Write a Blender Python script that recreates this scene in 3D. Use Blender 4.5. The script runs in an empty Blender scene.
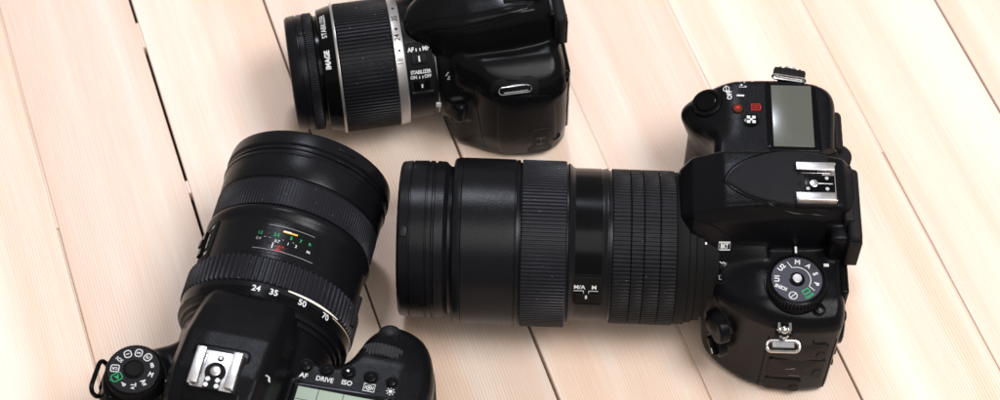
import bpy, bmesh, math, random
import numpy as np
from mathutils import Vector, Matrix
from mathutils.bvhtree import BVHTree
random.seed(7)
S = 0.001                      # everything is written in millimetres
sc = bpy.context.scene
COL = sc.collection
PI = math.pi
def rad(a): return math.radians(a)

# ------------------------------------------------------------------ materials
def new_mat(name):
    m = bpy.data.materials.new(name); m.use_nodes = True
    nt = m.node_tree; nt.nodes.clear()
    out = nt.nodes.new('ShaderNodeOutputMaterial'); b = nt.nodes.new('ShaderNodeBsdfPrincipled')
    nt.links.new(b.outputs[0], out.inputs[0])
    return m, nt, b
def simple(name, col, rough=0.4, metal=0.0, grain=0.0, gscale=900, spec=0.12, coat=0.0, specks=0.0, mottled=0.0):
    m, nt, b = new_mat(name)
    b.inputs['Base Color'].default_value = (*col, 1)
    b.inputs['Roughness'].default_value = rough
    b.inputs['Metallic'].default_value = metal
    b.inputs['Specular IOR Level'].default_value = .5
    b.inputs['IOR'].default_value = 1.085 + spec*.8
    b.inputs['Coat Weight'].default_value = coat
    tc = nt.nodes.new('ShaderNodeTexCoord')
    if grain:
        n = nt.nodes.new('ShaderNodeTexNoise'); n.inputs['Scale'].default_value = gscale; n.inputs['Detail'].default_value = 2
        nt.links.new(tc.outputs['Object'], n.inputs['Vector'])
        bp = nt.nodes.new('ShaderNodeBump'); bp.inputs['Strength'].default_value = grain; bp.inputs['Distance'].default_value = 0.0003
        nt.links.new(n.outputs['Fac'], bp.inputs['Height']); nt.links.new(bp.outputs[0], b.inputs['Normal'])
    if mottled:
        n = nt.nodes.new('ShaderNodeTexNoise'); n.inputs['Scale'].default_value = 55; n.inputs['Detail'].default_value = 5; n.inputs['Roughness'].default_value = .65
        nt.links.new(tc.outputs['Object'], n.inputs['Vector'])
        mr = nt.nodes.new('ShaderNodeMapRange'); mr.inputs[1].default_value = .3; mr.inputs[2].default_value = .7
        mr.inputs[3].default_value = max(.02, rough-mottled); mr.inputs[4].default_value = rough+mottled
        nt.links.new(n.outputs['Fac'], mr.inputs[0]); nt.links.new(mr.outputs[0], b.inputs['Roughness'])
    if specks:
        v = nt.nodes.new('ShaderNodeTexVoronoi'); v.inputs['Scale'].default_value = 420
        nt.links.new(tc.outputs['Object'], v.inputs['Vector'])
        lt = nt.nodes.new('ShaderNodeMath'); lt.operation = 'LESS_THAN'; lt.inputs[1].default_value = 0.075
        nt.links.new(v.outputs['Distance'], lt.inputs[0])
        sepc = nt.nodes.new('ShaderNodeSeparateColor'); nt.links.new(v.outputs['Color'], sepc.inputs[0])
        g = nt.nodes.new('ShaderNodeMath'); g.operation = 'LESS_THAN'; g.inputs[1].default_value = specks
        nt.links.new(sepc.outputs[0], g.inputs[0])
        mu = nt.nodes.new('ShaderNodeMath'); mu.operation = 'MULTIPLY'
        nt.links.new(lt.outputs[0], mu.inputs[0]); nt.links.new(g.outputs[0], mu.inputs[1])
        mx = nt.nodes.new('ShaderNodeMix'); mx.data_type = 'RGBA'
        mx.inputs[6].default_value = (*col, 1); mx.inputs[7].default_value = (.3, .29, .28, 1)
        nt.links.new(mu.outputs[0], mx.inputs[0]); nt.links.new(mx.outputs[2], b.inputs['Base Color'])
    return m
M = {}
M['shell'] = simple('body_plastic', (.0045, .0045, .0055), .26, grain=.35, gscale=1800, mottled=.05)
M['shell_semi'] = simple('body_plastic_semi_gloss', (.004, .004, .0045), .22, grain=.10, gscale=1500, mottled=.05)
M['leaf'] = simple('textured_plastic', (.011, .011, .013), .5, grain=1.0, gscale=1500)
M['rubber'] = simple('rubber', (.012, .011, .0115), .54, grain=.8, gscale=1400, specks=.10)
M['leather'] = simple('grip_leather', (.013, .011, .011), .48, grain=1.0, gscale=700)
M['barrel'] = simple('lens_barrel', (.0055, .0055, .007), .27, grain=.25, gscale=1800, mottled=.03, spec=.19)
M['gloss'] = simple('gloss_black', (.003, .003, .0035), .18, mottled=.05)
M['matte'] = simple('matte_black', (.006, .006, .006), .6)
M['rib'] = simple('ribbed_rubber', (.012, .012, .016), .38, grain=.4, gscale=1500, specks=.22, spec=.22)
M['ribdark'] = simple('ribbed_rubber_dark', (.007, .007, .009), .38, grain=.4, gscale=1500, specks=.22, spec=.18)
M['chrome'] = simple('chrome', (.6, .59, .58), .2, 1.0, mottled=.06)
M['steel'] = simple('brushed_steel', (.56, .54, .53), .34, 1.0, grain=.15, gscale=400, mottled=.1)
M['silver'] = simple('silver_paint', (.50, .48, .47), .34, .8, mottled=.05)
M['dark_chrome'] = simple('dark_chrome', (.22, .22, .22), .25, 1.0)
M['wheel'] = simple('wheel_rubber', (.035, .035, .038), .45, grain=.4, gscale=1500)
M['gold'] = simple('gold_edge_glint', (.85, .66, .42), .35, .5)
M['cream'] = simple('cream_bar_and_glint', (.80, .74, .64), .4)
M['white'] = simple('white_print', (.62, .62, .62), .6)
M['grey'] = simple('grey_print', (.28, .28, .29), .6)
M['blackprint'] = simple('black_print', (.012, .012, .012), .6)
M['red'] = simple('red_print', (.55, .03, .02), .6)
M['darkred'] = simple('record_button', (.11, .018, .010), .35)
M['green'] = simple('green_print', (.03, .34, .13), .6)
M['amber'] = simple('amber_print', (.80, .45, .08), .6)
M['lcd'] = simple('lcd_panel', (.29, .35, .28), .4, mottled=.03)
M['lcddark'] = simple('lcd_panel_unlit', (.088, .092, .075), .22, spec=.4, mottled=.06)
M['disc'] = simple('dial_disc', (.055, .055, .068), .42, .3, grain=.3, gscale=1200)
M['discdark'] = simple('dial_disc_dark', (.012, .012, .013), .45, grain=.5, gscale=1200)
M['glass'] = simple('window_glass', (.006, .007, .007), .3)

def wood_mat():
    m, nt, b = new_mat('pale_pine')
    N, L = nt.nodes, nt.links
    tc = N.new('ShaderNodeTexCoord'); geo = N.new('ShaderNodeNewGeometry')
    # every plank gets a piece of the pattern of its own
    off = N.new('ShaderNodeVectorMath'); off.operation = 'SCALE'; off.inputs['Scale'].default_value = 1.0
    cmb = N.new('ShaderNodeCombineXYZ')
    r1 = N.new('ShaderNodeMath'); r1.operation = 'MULTIPLY'; r1.inputs[1].default_value = 3.7
    L.new(geo.outputs['Random Per Island'], r1.inputs[0]); L.new(r1.outputs[0], cmb.inputs[0])
    r2 = N.new('ShaderNodeMath'); r2.operation = 'MULTIPLY'; r2.inputs[1].default_value = 9.1
    L.new(geo.outputs['Random Per Island'], r2.inputs[0]); L.new(r2.outputs[0], cmb.inputs[1])
    add = N.new('ShaderNodeVectorMath'); L.new(tc.outputs['Object'], add.inputs[0]); L.new(cmb.outputs[0], add.inputs[1])
    # slow sideways drift of the grain
    mpw = N.new('ShaderNodeMapping'); mpw.inputs['Scale'].default_value = (9, 1.6, 9); L.new(add.outputs[0], mpw.inputs[0])
    wv = N.new('ShaderNodeTexNoise'); wv.inputs['Scale'].default_value = 1.0; wv.inputs['Detail'].default_value = 1.5
    L.new(mpw.outputs[0], wv.inputs['Vector'])
    sub = N.new('ShaderNodeMath'); sub.operation = 'MULTIPLY_ADD'; sub.inputs[1].default_value = .020; sub.inputs[2].default_value = -.010
    L.new(wv.outputs['Fac'], sub.inputs[0])
    cx = N.new('ShaderNodeCombineXYZ'); L.new(sub.outputs[0], cx.inputs[0])
    add2 = N.new('ShaderNodeVectorMath'); L.new(add.outputs[0], add2.inputs[0]); L.new(cx.outputs[0], add2.inputs[1])
    # growth rings seen as stripes about two millimetres apart
    mp = N.new('ShaderNodeMapping'); mp.inputs['Scale'].default_value = (1, .012, 0); L.new(add2.outputs[0], mp.inputs[0])
    st = N.new('ShaderNodeTexWave'); st.bands_direction = 'X'; st.wave_profile = 'SAW'
    st.inputs['Scale'].default_value = 215; st.inputs['Distortion'].default_value = 3.5; st.inputs['Detail'].default_value = 2
    st.inputs['Detail Scale'].default_value = .35
    L.new(mp.outputs[0], st.inputs['Vector'])
    # fine fibre
    mp3 = N.new('ShaderNodeMapping'); mp3.inputs['Scale'].default_value = (1400, 22, 0); L.new(add2.outputs[0], mp3.inputs[0])
    fb = N.new('ShaderNodeTexNoise'); fb.inputs['Scale'].default_value = 1; fb.inputs['Detail'].default_value = 3
    L.new(mp3.outputs[0], fb.inputs['Vector'])
    # broad tone bands along the plank
    mp4 = N.new('ShaderNodeMapping'); mp4.inputs['Scale'].default_value = (42, 1.3, 0); L.new(add2.outputs[0], mp4.inputs[0])
    bd = N.new('ShaderNodeTexNoise'); bd.inputs['Scale'].default_value = 1; bd.inputs['Detail'].default_value = 2
    L.new(mp4.outputs[0], bd.inputs['Vector'])
    # strength of the stripes varies across the planks
    mp5 = N.new('ShaderNodeMapping'); mp5.inputs['Scale'].default_value = (22, 2.0, 0); mp5.inputs['Location'].default_value = (5, 3, 0); L.new(add2.outputs[0], mp5.inputs[0])
    sg = N.new('ShaderNodeTexNoise'); sg.inputs['Scale'].default_value = 1; sg.inputs['Detail'].default_value = 1
    L.new(mp5.outputs[0], sg.inputs['Vector'])
    sgr = N.new('ShaderNodeMapRange'); sgr.inputs[1].default_value = .3; sgr.inputs[2].default_value = .7; sgr.inputs[3].default_value = .08; sgr.inputs[4].default_value = .95
    L.new(sg.outputs['Fac'], sgr.inputs[0])
    stm = N.new('ShaderNodeMath'); stm.operation = 'MULTIPLY'; L.new(st.outputs['Fac'], stm.inputs[0]); L.new(sgr.outputs[0], stm.inputs[1])
    # base tone
    cr = N.new('ShaderNodeValToRGB')
    cr.color_ramp.elements[0].position = .34; cr.color_ramp.elements[0].color = (.80, .61, .49, 1)
    cr.color_ramp.elements[1].position = .64; cr.color_ramp.elements[1].color = (.86, .755, .67, 1)
    L.new(bd.outputs['Fac'], cr.inputs[0])
    mx = N.new('ShaderNodeMix'); mx.data_type = 'RGBA'; mx.blend_type = 'MULTIPLY'; mx.inputs[7].default_value = (.78, .64, .52, 1)
    L.new(stm.outputs[0], mx.inputs[0]); L.new(cr.outputs[0], mx.inputs[6])
    fr = N.new('ShaderNodeMapRange'); fr.inputs[1].default_value = .35; fr.inputs[2].default_value = .7; fr.inputs[3].default_value = 0; fr.inputs[4].default_value = .45
    L.new(fb.outputs['Fac'], fr.inputs[0])
    mx2 = N.new('ShaderNodeMix'); mx2.data_type = 'RGBA'; mx2.blend_type = 'MULTIPLY'; mx2.inputs[7].default_value = (.87, .785, .73, 1)
    L.new(fr.outputs[0], mx2.inputs[0]); L.new(mx.outputs[2], mx2.inputs[6])
    # tone of the whole plank
    pr = N.new('ShaderNodeMapRange'); pr.inputs[3].default_value = .93; pr.inputs[4].default_value = 1.05
    L.new(geo.outputs['Random Per Island'], pr.inputs[0])
    sv = N.new('ShaderNodeVectorMath'); sv.operation = 'SCALE'; L.new(mx2.outputs[2], sv.inputs[0]); L.new(pr.outputs[0], sv.inputs['Scale'])
    L.new(sv.outputs[0], b.inputs['Base Color'])
    b.inputs['Roughness'].default_value = .55; b.inputs['Specular IOR Level'].default_value = .3
    bp = N.new('ShaderNodeBump'); bp.inputs['Strength'].default_value = .25; bp.inputs['Distance'].default_value = .0004
    L.new(fb.outputs['Fac'], bp.inputs['Height']); L.new(bp.outputs[0], b.inputs['Normal'])
    return m
M['wood'] = wood_mat()
M['gap_shade_slab'] = simple('gap_shade_dark', (.03, .02, .015), .9)

# ------------------------------------------------------------------ mesh builder
class MB:
    def __init__(s): s.v = []; s.f = []; s.m = []; s.mats = []
    def mi(s, mat):
        if mat not in s.mats: s.mats.append(mat)
        return s.mats.index(mat)
    def add(s, vs, fs, mat):
        o = len(s.v); k = s.mi(mat)
        s.v += [tuple(v) for v in vs]; s.f += [tuple(i+o for i in f) for f in fs]; s.m += [k]*len(fs)
        return s
    def build(s, name, parent=None, angle=32, smooth=True):
        me = bpy.data.meshes.new(name)
        me.from_pydata([(a*S, b*S, c*S) for a, b, c in s.v], [], s.f)
        for m in s.mats: me.materials.append(M[m])
        me.polygons.foreach_set('material_index', s.m)
        bm = bmesh.new(); bm.from_mesh(me); bmesh.ops.recalc_face_normals(bm, faces=bm.faces); bm.to_mesh(me); bm.free()
        if smooth:
            me.polygons.foreach_set('use_smooth', [True]*len(me.polygons)); me.set_sharp_from_angle(angle=rad(angle))
        o = bpy.data.objects.new(name, me); COL.objects.link(o)
        if parent: o.parent = parent
        return o
def frame(o, x, y, z): # matrix with columns
    m = Matrix((x, y, z)).transposed().to_4x4(); m.translation = Vector(o); return m
def fr_dir(o, n):
    n = Vector(n).normalized(); t = Vector((0, 0, 1)) if abs(n.z) < .9 else Vector((1, 0, 0))
    x = t.cross(n).normalized(); y = n.cross(x); return frame(o, x, y, n)
def lens_fr(zc): return frame((0, 0, zc), (0, 0, 1), (0, 1, 0), (1, 0, 0))   # phi from up towards +Y, axis +X

def lathe(mb, prof, mat, fr, n=96, cap=False):
    vs = []; fs = []
    for h, r in prof:
        for i in range(n):
            a = 2*PI*i/n; vs.append(fr @ Vector((r*math.cos(a), r*math.sin(a), h)))
    for j in range(len(prof)-1):
        for i in range(n):
            k = (i+1) % n; fs.append((j*n+i, j*n+k, (j+1)*n+k, (j+1)*n+i))
    if cap:
        fs.append(tuple(range(n))); fs.append(tuple((len(prof)-1)*n+i for i in range(n)))
    mb.add(vs, fs, mat)
def ribbed(mb, h0, h1, r, d, N, mat, fr, bev=.4, duty=.55, phase=0, cap=False, r1=None):
    r1 = r if r1 is None else r1
    dh = -1 if h1 < h0 else 1
    rows = [(h0, 0, r), (h0+.02*dh, 1, r-bev*.8), (h0+bev*dh, 1, r), (h1-bev*dh, 1, r1), (h1-.02*dh, 1, r1-bev*.8), (h1, 0, r1)]
    e = .10; per = [(0, 0), (e, .75), (e*2, 1), (duty-e, 1), (duty, .75), (duty+e, 0)]
    n = N*len(per); vs = []
    for h, up, rr in rows:
        for i in range(N):
            for t, u in per:
                a = 2*PI*(i+t+phase)/N; q = (rr-d)+d*u*up - (0 if up else .05)
                vs.append(fr @ Vector((q*math.cos(a), q*math.sin(a), h)))
    fs = []
    for j in range(len(rows)-1):
        for i in range(n):
            k = (i+1) % n; fs.append((j*n+i, j*n+k, (j+1)*n+k, (j+1)*n+i))
    if cap:
        fs.append(tuple(range(n))); fs.append(tuple((len(rows)-1)*n+i for i in range(n)))
    mb.add(vs, fs, mat)
def disc(mb, c, r, n, mat, normal=(0, 0, 1), k=40):
    f = fr_dir(c, normal); lathe(mb, [(0, r)], mat, f, k, False)
    o = len(mb.v)-k; mb.f.append(tuple(range(o, o+k))); mb.m.append(mb.mi(mat))
def rbox(mb, c, size, mat, bev=.8, fr=None, seg=3):
    """box with rounded edges"""
    bm = bmesh.new(); bmesh.ops.create_cube(bm, size=1)
    for v in bm.verts: v.co = Vector((v.co.x*size[0], v.co.y*size[1], v.co.z*size[2]))
    if bev: bmesh.ops.bevel(bm, geom=bm.edges[:], offset=bev, segments=seg, profile=.5, affect='EDGES')
    T = (fr if fr else Matrix.Identity(4)) @ Matrix.Translation(c)
    bm.verts.index_update()
    mb.add([T @ v.co for v in bm.verts], [tuple(v.index for v in f.verts) for f in bm.faces], mat); bm.free()
def tube(mb, pts, r, mat, n=8, closed=False):
    pts = [Vector(p) for p in pts]; m = len(pts); vs = []; fs = []; prev = None
    for i, p in enumerate(pts):
        a = pts[(i-1) % m] if (closed or i > 0) else p; b = pts[(i+1) % m] if (closed or i < m-1) else p
        t = (b-a).normalized()
        if prev is None:
            u = t.orthogonal().normalized()
        else:
            u = (prev - t*prev.dot(t)).normalized()
        prev = u; w = t.cross(u)
        for k in range(n):
            an = 2*PI*k/n; vs.append(p + u*(r*math.cos(an)) + w*(r*math.sin(an)))
    for i in range(m if closed else m-1):
        j = (i+1) % m
        for k in range(n):
            l = (k+1) % n; fs.append((i*n+k, i*n+l, j*n+l, j*n+k))
    if not closed: fs.append(tuple(range(n))); fs.append(tuple((m-1)*n+k for k in range(n)))
    mb.add(vs, fs, mat)
def catmull(P, k=6, closed=True):
    P = [Vector(p) for p in P]; n = len(P); out = []
    rng = range(n) if closed else range(n-1)
    for i in rng:
        if closed: a, b, c, d = P[i-1], P[i], P[(i+1) % n], P[(i+2) % n]
        else: a, b, c, d = P[max(i-1, 0)], P[i], P[i+1], P[min(i+2, n-1)]
        for j in range(k):
            t = j/k
            out.append(.5*((2*b)+(c-a)*t+(2*a-5*b+4*c-d)*t*t+(3*b-a-3*c+d)*t**3))
    if not closed: out.append(P[-1])
    return out
def inset(poly, d):
    n = len(poly); out = []
    area = sum(poly[i].x*poly[(i+1) % n].y-poly[(i+1) % n].x*poly[i].y for i in range(n))
    s = 1 if area > 0 else -1
    for i in range(n):
        t = (poly[(i+1) % n]-poly[i-1]).normalized(); out.append(poly[i]+Vector((-t.y, t.x))*d*s)
    return out
def stack(mb, outline, levels, mat='shell'):
    """closed solid: outline polygon (x,y) at each (z, inset)"""
    n = len(outline); vs = []; fs = []
    for z, d in levels:
        for p in inset(outline, d) if d else outline: vs.append((p.x, p.y, z))
    for j in range(len(levels)-1):
        for i in range(n):
            k = (i+1) % n; fs.append((j*n+i, j*n+k, (j+1)*n+k, (j+1)*n+i))
    fs.append(tuple(range(n))[::-1]); fs.append(tuple((len(levels)-1)*n+i for i in range(n)))
    mb.add(vs, fs, mat)
def loft_x(mb, secs, mat='shell', yc=0):
    """secs: (x, z0, wb, zs, ws, zt, wt): a symmetric section with flat roof, sloped shoulder, vertical foot"""
    vs = []; fs = []; n = 10
    for sec in secs:
        x, z0, wb, zs, ws, zt, wt = sec[:7]; yo = sec[7] if len(sec) > 7 else yc
        for y, z in [(-wb, z0), (-ws, zs), (-(ws*.45+wt*.55)-1.0, zs+(zt-zs)*.62), (-wt, zt), (-wt*.5, zt+.9), (wt*.5, zt+.9), (wt, zt), ((ws*.45+wt*.55)+1.0, zs+(zt-zs)*.62), (ws, zs), (wb, z0)]:
            vs.append((x, y+yo, z))
    for j in range(len(secs)-1):
        for i in range(n):
            k = (i+1) % n; fs.append((j*n+i, j*n+k, (j+1)*n+k, (j+1)*n+i))
    fs.append(tuple(range(n))); fs.append(tuple((len(secs)-1)*n+i for i in range(n))[::-1])
    mb.add(vs, fs, mat)
def blob(mb, c, r, mat='shell', fr=None):
    T = (fr if fr else Matrix.Identity(4)) @ Matrix.Translation(c)
    bm = bmesh.new(); bmesh.ops.create_uvsphere(bm, u_segments=32, v_segments=20, radius=1)
    bm.verts.index_update()
    mb.add([T @ Vector((v.co.x*r[0], v.co.y*r[1], v.co.z*r[2])) for v in bm.verts], [tuple(v.index for v in f.verts) for f in bm.faces], mat); bm.free()
def bake_remesh(mb, name, parent, mat, voxel=.8, it=8, deform=None):
    """fuse overlapping solids into one continuous shell with soft edges"""
    o = mb.build(name, None, smooth=False)
    r = o.modifiers.new('r', 'REMESH'); r.mode = 'VOXEL'; r.voxel_size = voxel*S; r.use_smooth_shade = True
    s = o.modifiers.new('s', 'SMOOTH'); s.factor = .5; s.iterations = it
    dg = bpy.context.evaluated_depsgraph_get(); dg.update()
    me = bpy.data.meshes.new_from_object(o.evaluated_get(dg)); me.name = name
    bpy.data.objects.remove(o)
    n = len(me.vertices); co = np.empty(n*3, dtype=np.float32); me.vertices.foreach_get('co', co); co = co.reshape(-1, 3)
    if deform:
        co = deform(co/S)*S; me.vertices.foreach_set('co', co.astype(np.float32).ravel())
    me.materials.clear(); me.materials.append(M[mat])
    me.polygons.foreach_set('material_index', [0]*len(me.polygons)); me.polygons.foreach_set('use_smooth', [True]*len(me.polygons))
    me.update()
    ob = bpy.data.objects.new(name, me); COL.objects.link(ob); ob.parent = parent
    vs = [tuple(c) for c in (co/S)]; fs = [tuple(p.vertices) for p in me.polygons]
    return ob, BVHTree.FromPolygons(vs, fs)
def sm(x, a, b):
    t = np.clip((x-a)/(b-a), 0, 1); return t*t*(3-2*t)

# ---- things laid on a surface
def hit(bvh, p, N, back=25):
    N = Vector(N).normalized(); r = bvh.ray_cast(Vector(p)+N*back, -N)
    return (r[0], r[1]) if r[0] is not None else (Vector(p), N)
_tc = {}
def text_tris(s, size, bold=.0, sx=1.0):
    key = (s, size, bold, sx)
    if key in _tc: return _tc[key]
    cu = bpy.data.curves.new('t', 'FONT'); cu.body = s; cu.size = size; cu.align_x = 'CENTER'; cu.align_y = 'CENTER'; cu.offset = bold; cu.resolution_u = 3
    o = bpy.data.objects.new('t', cu); COL.objects.link(o)
    dg = bpy.context.evaluated_depsgraph_get(); dg.update()
    me = bpy.data.meshes.new_from_object(o.evaluated_get(dg))
    res = ([(v.co.x*sx, v.co.y) for v in me.vertices], [tuple(p.vertices) for p in me.polygons])
    bpy.data.objects.remove(o); bpy.data.curves.remove(cu); bpy.data.meshes.remove(me)
    _tc[key] = res; return res
def stroke_tris(pts, w, closed=False):
    pts = [Vector(p) for p in pts]; n = len(pts); vs = []; fs = []
    for i, p in enumerate(pts):
        a = pts[(i-1) % n] if closed or i > 0 else p; b = pts[(i+1) % n] if closed or i < n-1 else p
        t = (b-a).normalized(); nrm = Vector((-t.y, t.x))*w/2
        vs += [tuple(p+nrm), tuple(p-nrm)]
    for i in range(n if closed else n-1):
        j = (i+1) % n; fs.append((2*i, 2*j, 2*j+1, 2*i+1))
    return vs, fs
def rect_tris(w, h, cx=0, cy=0): return [(cx-w/2, cy-h/2), (cx+w/2, cy-h/2), (cx+w/2, cy+h/2), (cx-w/2, cy+h/2)], [(0, 1, 2, 3)]
def circ(r, n=20, cx=0, cy=0, a0=0, a1=2*PI, full=True): return [(cx+r*math.cos(a0+(a1-a0)*i/(n if full else n-1)), cy+r*math.sin(a0+(a1-a0)*i/(n if full else n-1))) for i in range(n)]
def dot_tris(r, cx=0, cy=0, n=18): return circ(r, n, cx, cy), [tuple(range(n))]
def lay(mb, tris, mat, o, U, V, bvh=None, off=.09, rot=0, N=None):
    U = Vector(U); V = Vector(V); o = Vector(o); N = Vector(N) if N else U.cross(V).normalized()
    c, s = math.cos(rot), math.sin(rot); vs = []
    for a, b in tris[0]:
        p = o + U*(a*c-b*s) + V*(a*s+b*c)
        if bvh:
            q, _ = hit(bvh, p, N); p = q + N*off
        else: p = p + N*off
        vs.append(p)
    mb.add(vs, tris[1], mat)
def lay_cyl(mb, tris, mat, x0, phi0, r, zc, mode='ring', off=.09, rot=0, slope=0):
    c, s = math.cos(rot), math.sin(rot); vs = []
    for a, b in tris[0]:
        a, b = a*c-b*s, a*s+b*c
        x, ph = (x0+b, rad(phi0)-a/r) if mode == 'ring' else (x0-a, rad(phi0)-b/r)
        q = r+off+slope*(x-x0); vs.append((x, q*math.sin(ph), zc+q*math.cos(ph)))
    mb.add(vs, tris[1], mat)
def cyl_panel(mb, x0, x1, p0, p1, r, th, zc, mat, ins=.35, n=14):
    """raised panel wrapped on a cylinder; p0 < p1 in degrees"""
    rows = []
    for k, (d, h) in enumerate([(0, -.6), (0, th-.15), (ins*.5, th)]):
        a0, a1 = rad(p0)+d/r, rad(p1)-d/r
        row = [(x0+d, a0+(a1-a0)*i/n) for i in range(n+1)]+[(x1-d, a1-(a1-a0)*i/n) for i in range(n+1)]
        rows.append([(x, (r+h)*math.sin(a), zc+(r+h)*math.cos(a)) for x, a in row])
    m = len(rows[0]); vs = [p for r_ in rows for p in r_]; fs = []
    for j in range(2):
        for i in range(m):
            k = (i+1) % m; fs.append((j*m+i, j*m+k, (j+1)*m+k, (j+1)*m+i))
    for i in range(n): a = 2*m+i; b = 2*m+(m-1-i); fs.append((a, a+1, b-1, b))
    mb.add(vs, fs, mat)
def rrect(w, h, r, k=5, cx=0, cy=0):
    out = []
    for sx, sy, a0 in ((1, 1, 0), (-1, 1, 90), (-1, -1, 180), (1, -1, 270)):
        for i in range(k+1):
            a = rad(a0+90*i/k); out.append((cx+sx*(w/2-r)+r*math.cos(a), cy+sy*(h/2-r)+r*math.sin(a)))
    return out
def drape_panel(mb, outline, mat, o, U, V, bvh, h=.6, bev=.5, N=None, rings=(.93, .8, .6, .4, .2)):
    """raised panel with a soft edge following the surface (outline must be star-shaped about its middle)"""
    U = Vector(U); V = Vector(V); o = Vector(o); N = Vector(N) if N else U.cross(V).normalized()
    P = [Vector(p) for p in outline]; c = sum(P, Vector((0, 0)))/len(P); n = len(P)
    ext = min((p-c).length for p in P)
    sets = [(1, -.8), (1, h*.6), (1-bev*.5/ext, h)] + [(k, h) for k in rings]
    vs = []; fs = []
    for k, off in sets:
        for p in P:
            q = c+(p-c)*k; w = o+U*q.x+V*q.y; hp, nn = hit(bvh, w, N)
            vs.append(hp+N*off)
    q = o+U*c.x+V*c.y; vs.append(hit(bvh, q, N)[0]+N*h)
    for j in range(len(sets)-1):
        for i in range(n):
            k = (i+1) % n; fs.append((j*n+i, j*n+k, (j+1)*n+k, (j+1)*n+i))
    b = (len(sets)-1)*n
    for i in range(n): fs.append((b+i, b+(i+1) % n, len(vs)-1))
    mb.add(vs, fs, mat)
def drape_tube(mb, pts, r, mat, bvh, N, off=0.0, closed=False, k=5, back=25):
    P = catmull([tuple(p) for p in pts], k, closed)
    tube(mb, [hit(bvh, p, N, back)[0]+Vector(N)*off for p in P], r, mat, 6, closed)
def remap(obs, sx=1, dx=0, ry=1, yc=0, zc=0, dy=0, dz=0):
    for o in obs:
        for v in o.data.vertices:
            v.co.x = v.co.x*sx+dx*S; v.co.y = v.co.y*ry+(yc*(1-ry)+dy)*S; v.co.z = v.co.z*ry+(zc*(1-ry)+dz)*S
class Marks:
    """printed marks: every mark on its own"""
    def __init__(s, parent, bvh, z, name='printed_mark'): s.p, s.b, s.z, s.n, s.d = parent, bvh, z, name, {}
    def __call__(s, tris, mat, x, y, rot=0):
        k = (x, y)
        if k not in s.d: s.d[k] = MB()
        lay(s.d[k], tris, mat, (x, y, s.z), UT, VT, s.b, .22, rot)
    def done(s):
        for m in s.d.values(): m.build(s.n, s.p)
def prop(o, label, cat, group=None):
    o['label'] = label; o['category'] = cat
    if group: o['group'] = group
def thing(name, x, y, yaw, label, cat):
    o = bpy.data.objects.new(name, None); COL.objects.link(o); o.empty_display_size = .05
    o.location = (x*S, y*S, 0); o.rotation_euler = (0, 0, yaw); prop(o, label, cat); return o
XU, YU, ZU = Vector((1, 0, 0)), Vector((0, 1, 0)), Vector((0, 0, 1))
UT, VT = -YU, XU               # lettering on a top plate, upright for the photographer

def hot_shoe(parent, z, style, zb):
    mb = MB()
    rbox(mb, (0, 0, (z-5+zb)/2-.3), (19.5, 23.2, abs(z-5-zb)+3), 'matte', .5)
    rbox(mb, (0, 0, z-3.4), (19, 21.4, 1.0), 'steel', .2)
    for s in (-1, 1):
        rbox(mb, (0, s*10.2, z-1.9), (19, 1.2, 3.6), 'steel', .3)
        rbox(mb, (.2, s*8.5, z-.35), (18.4, 4.4, 1.1), 'steel', .35)
        rbox(mb, (0, s*6.0, z-2.3), (14, .5, .35), 'chrome', .1)
    if style == 'dark':
        rbox(mb, (-1.8, 0, z-2.7), (14.5, 9.6, .8), 'gloss', .3)
        f = fr_dir((1.0, 0, z-2.3), ZU); lathe(mb, [(0, 2.0), (.35, 2.0), (.5, 1.6)], 'steel', f, 24, True)
        for x, y in ((-5.2, 3.0), (-5.2, -3.0), (4, 3.0)):
            lathe(mb, [(0, .9), (.3, .9)], 'steel', fr_dir((x, y, z-2.3), ZU), 16, True)
        rbox(mb, (-4.5, 0, z-2.2), (7, .5, .3), 'steel', .1)
        lathe(mb, [(0, 1.2), (.25, 1.2)], 'matte', fr_dir((7.6, 0, z-2.8), ZU), 20, True)
    else:
        lathe(mb, [(0, 4.9), (.25, 4.9)], 'matte', fr_dir((-1.0, 0, z-2.85), ZU), 32, True)
        rbox(mb, (-6.2, 0, z-2.75), (7, 7.6, .4), 'matte', .1)
        lathe(mb, [(0, 2.4), (.4, 2.4), (.6, 1.9)], 'steel', fr_dir((-.6, 0, z-2.6), ZU), 28, True)
        for x, y in ((-5.1, 2.3), (-5.1, -2.3), (-8.0, 2.5), (-8.0, -2.5)):
            lathe(mb, [(0, 1.1), (.4, 1.1)], 'steel', fr_dir((x, y, z-2.6), ZU), 18, True)
        lathe(mb, [(0, 1.5), (.25, 1.5)], 'matte', fr_dir((6.2, -.6, z-2.85), ZU), 20, True)
        lathe(mb, [(0, .8), (.35, .8)], 'steel', fr_dir((6.2, -.6, z-2.75), ZU), 16, True)
    return mb.build('hot_shoe', parent)
def button(parent, c, r, bvh, mat='gloss', h=1.1, name='button', ring=True, extra=None, N=ZU, dome=.25, U=UT, V=VT):
    mb = MB(); p, n = hit(bvh, c, N); n = Vector(n).lerp(Vector(N), .6).normalized(); f = fr_dir(p-n*1.0, n)
    if ring: lathe(mb, [(0, r+.75), (1.1, r+.75), (1.25, r+.55), (1.2, r+.15)], 'matte', f, 32)
    lathe(mb, [(0, r), (.8+h-.3, r), (.95+h, r-.2), (1+h, r-.5)], mat, f, 32)
    lathe(mb, [(1+h, r-.5), (1+h+dome*.7, r*.5), (1+h+dome, .01)], mat, f, 32)
    if extra: extra(mb, p+n*(h+dome+.05))
    return mb.build(name, parent)
exec_parts = []

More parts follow.
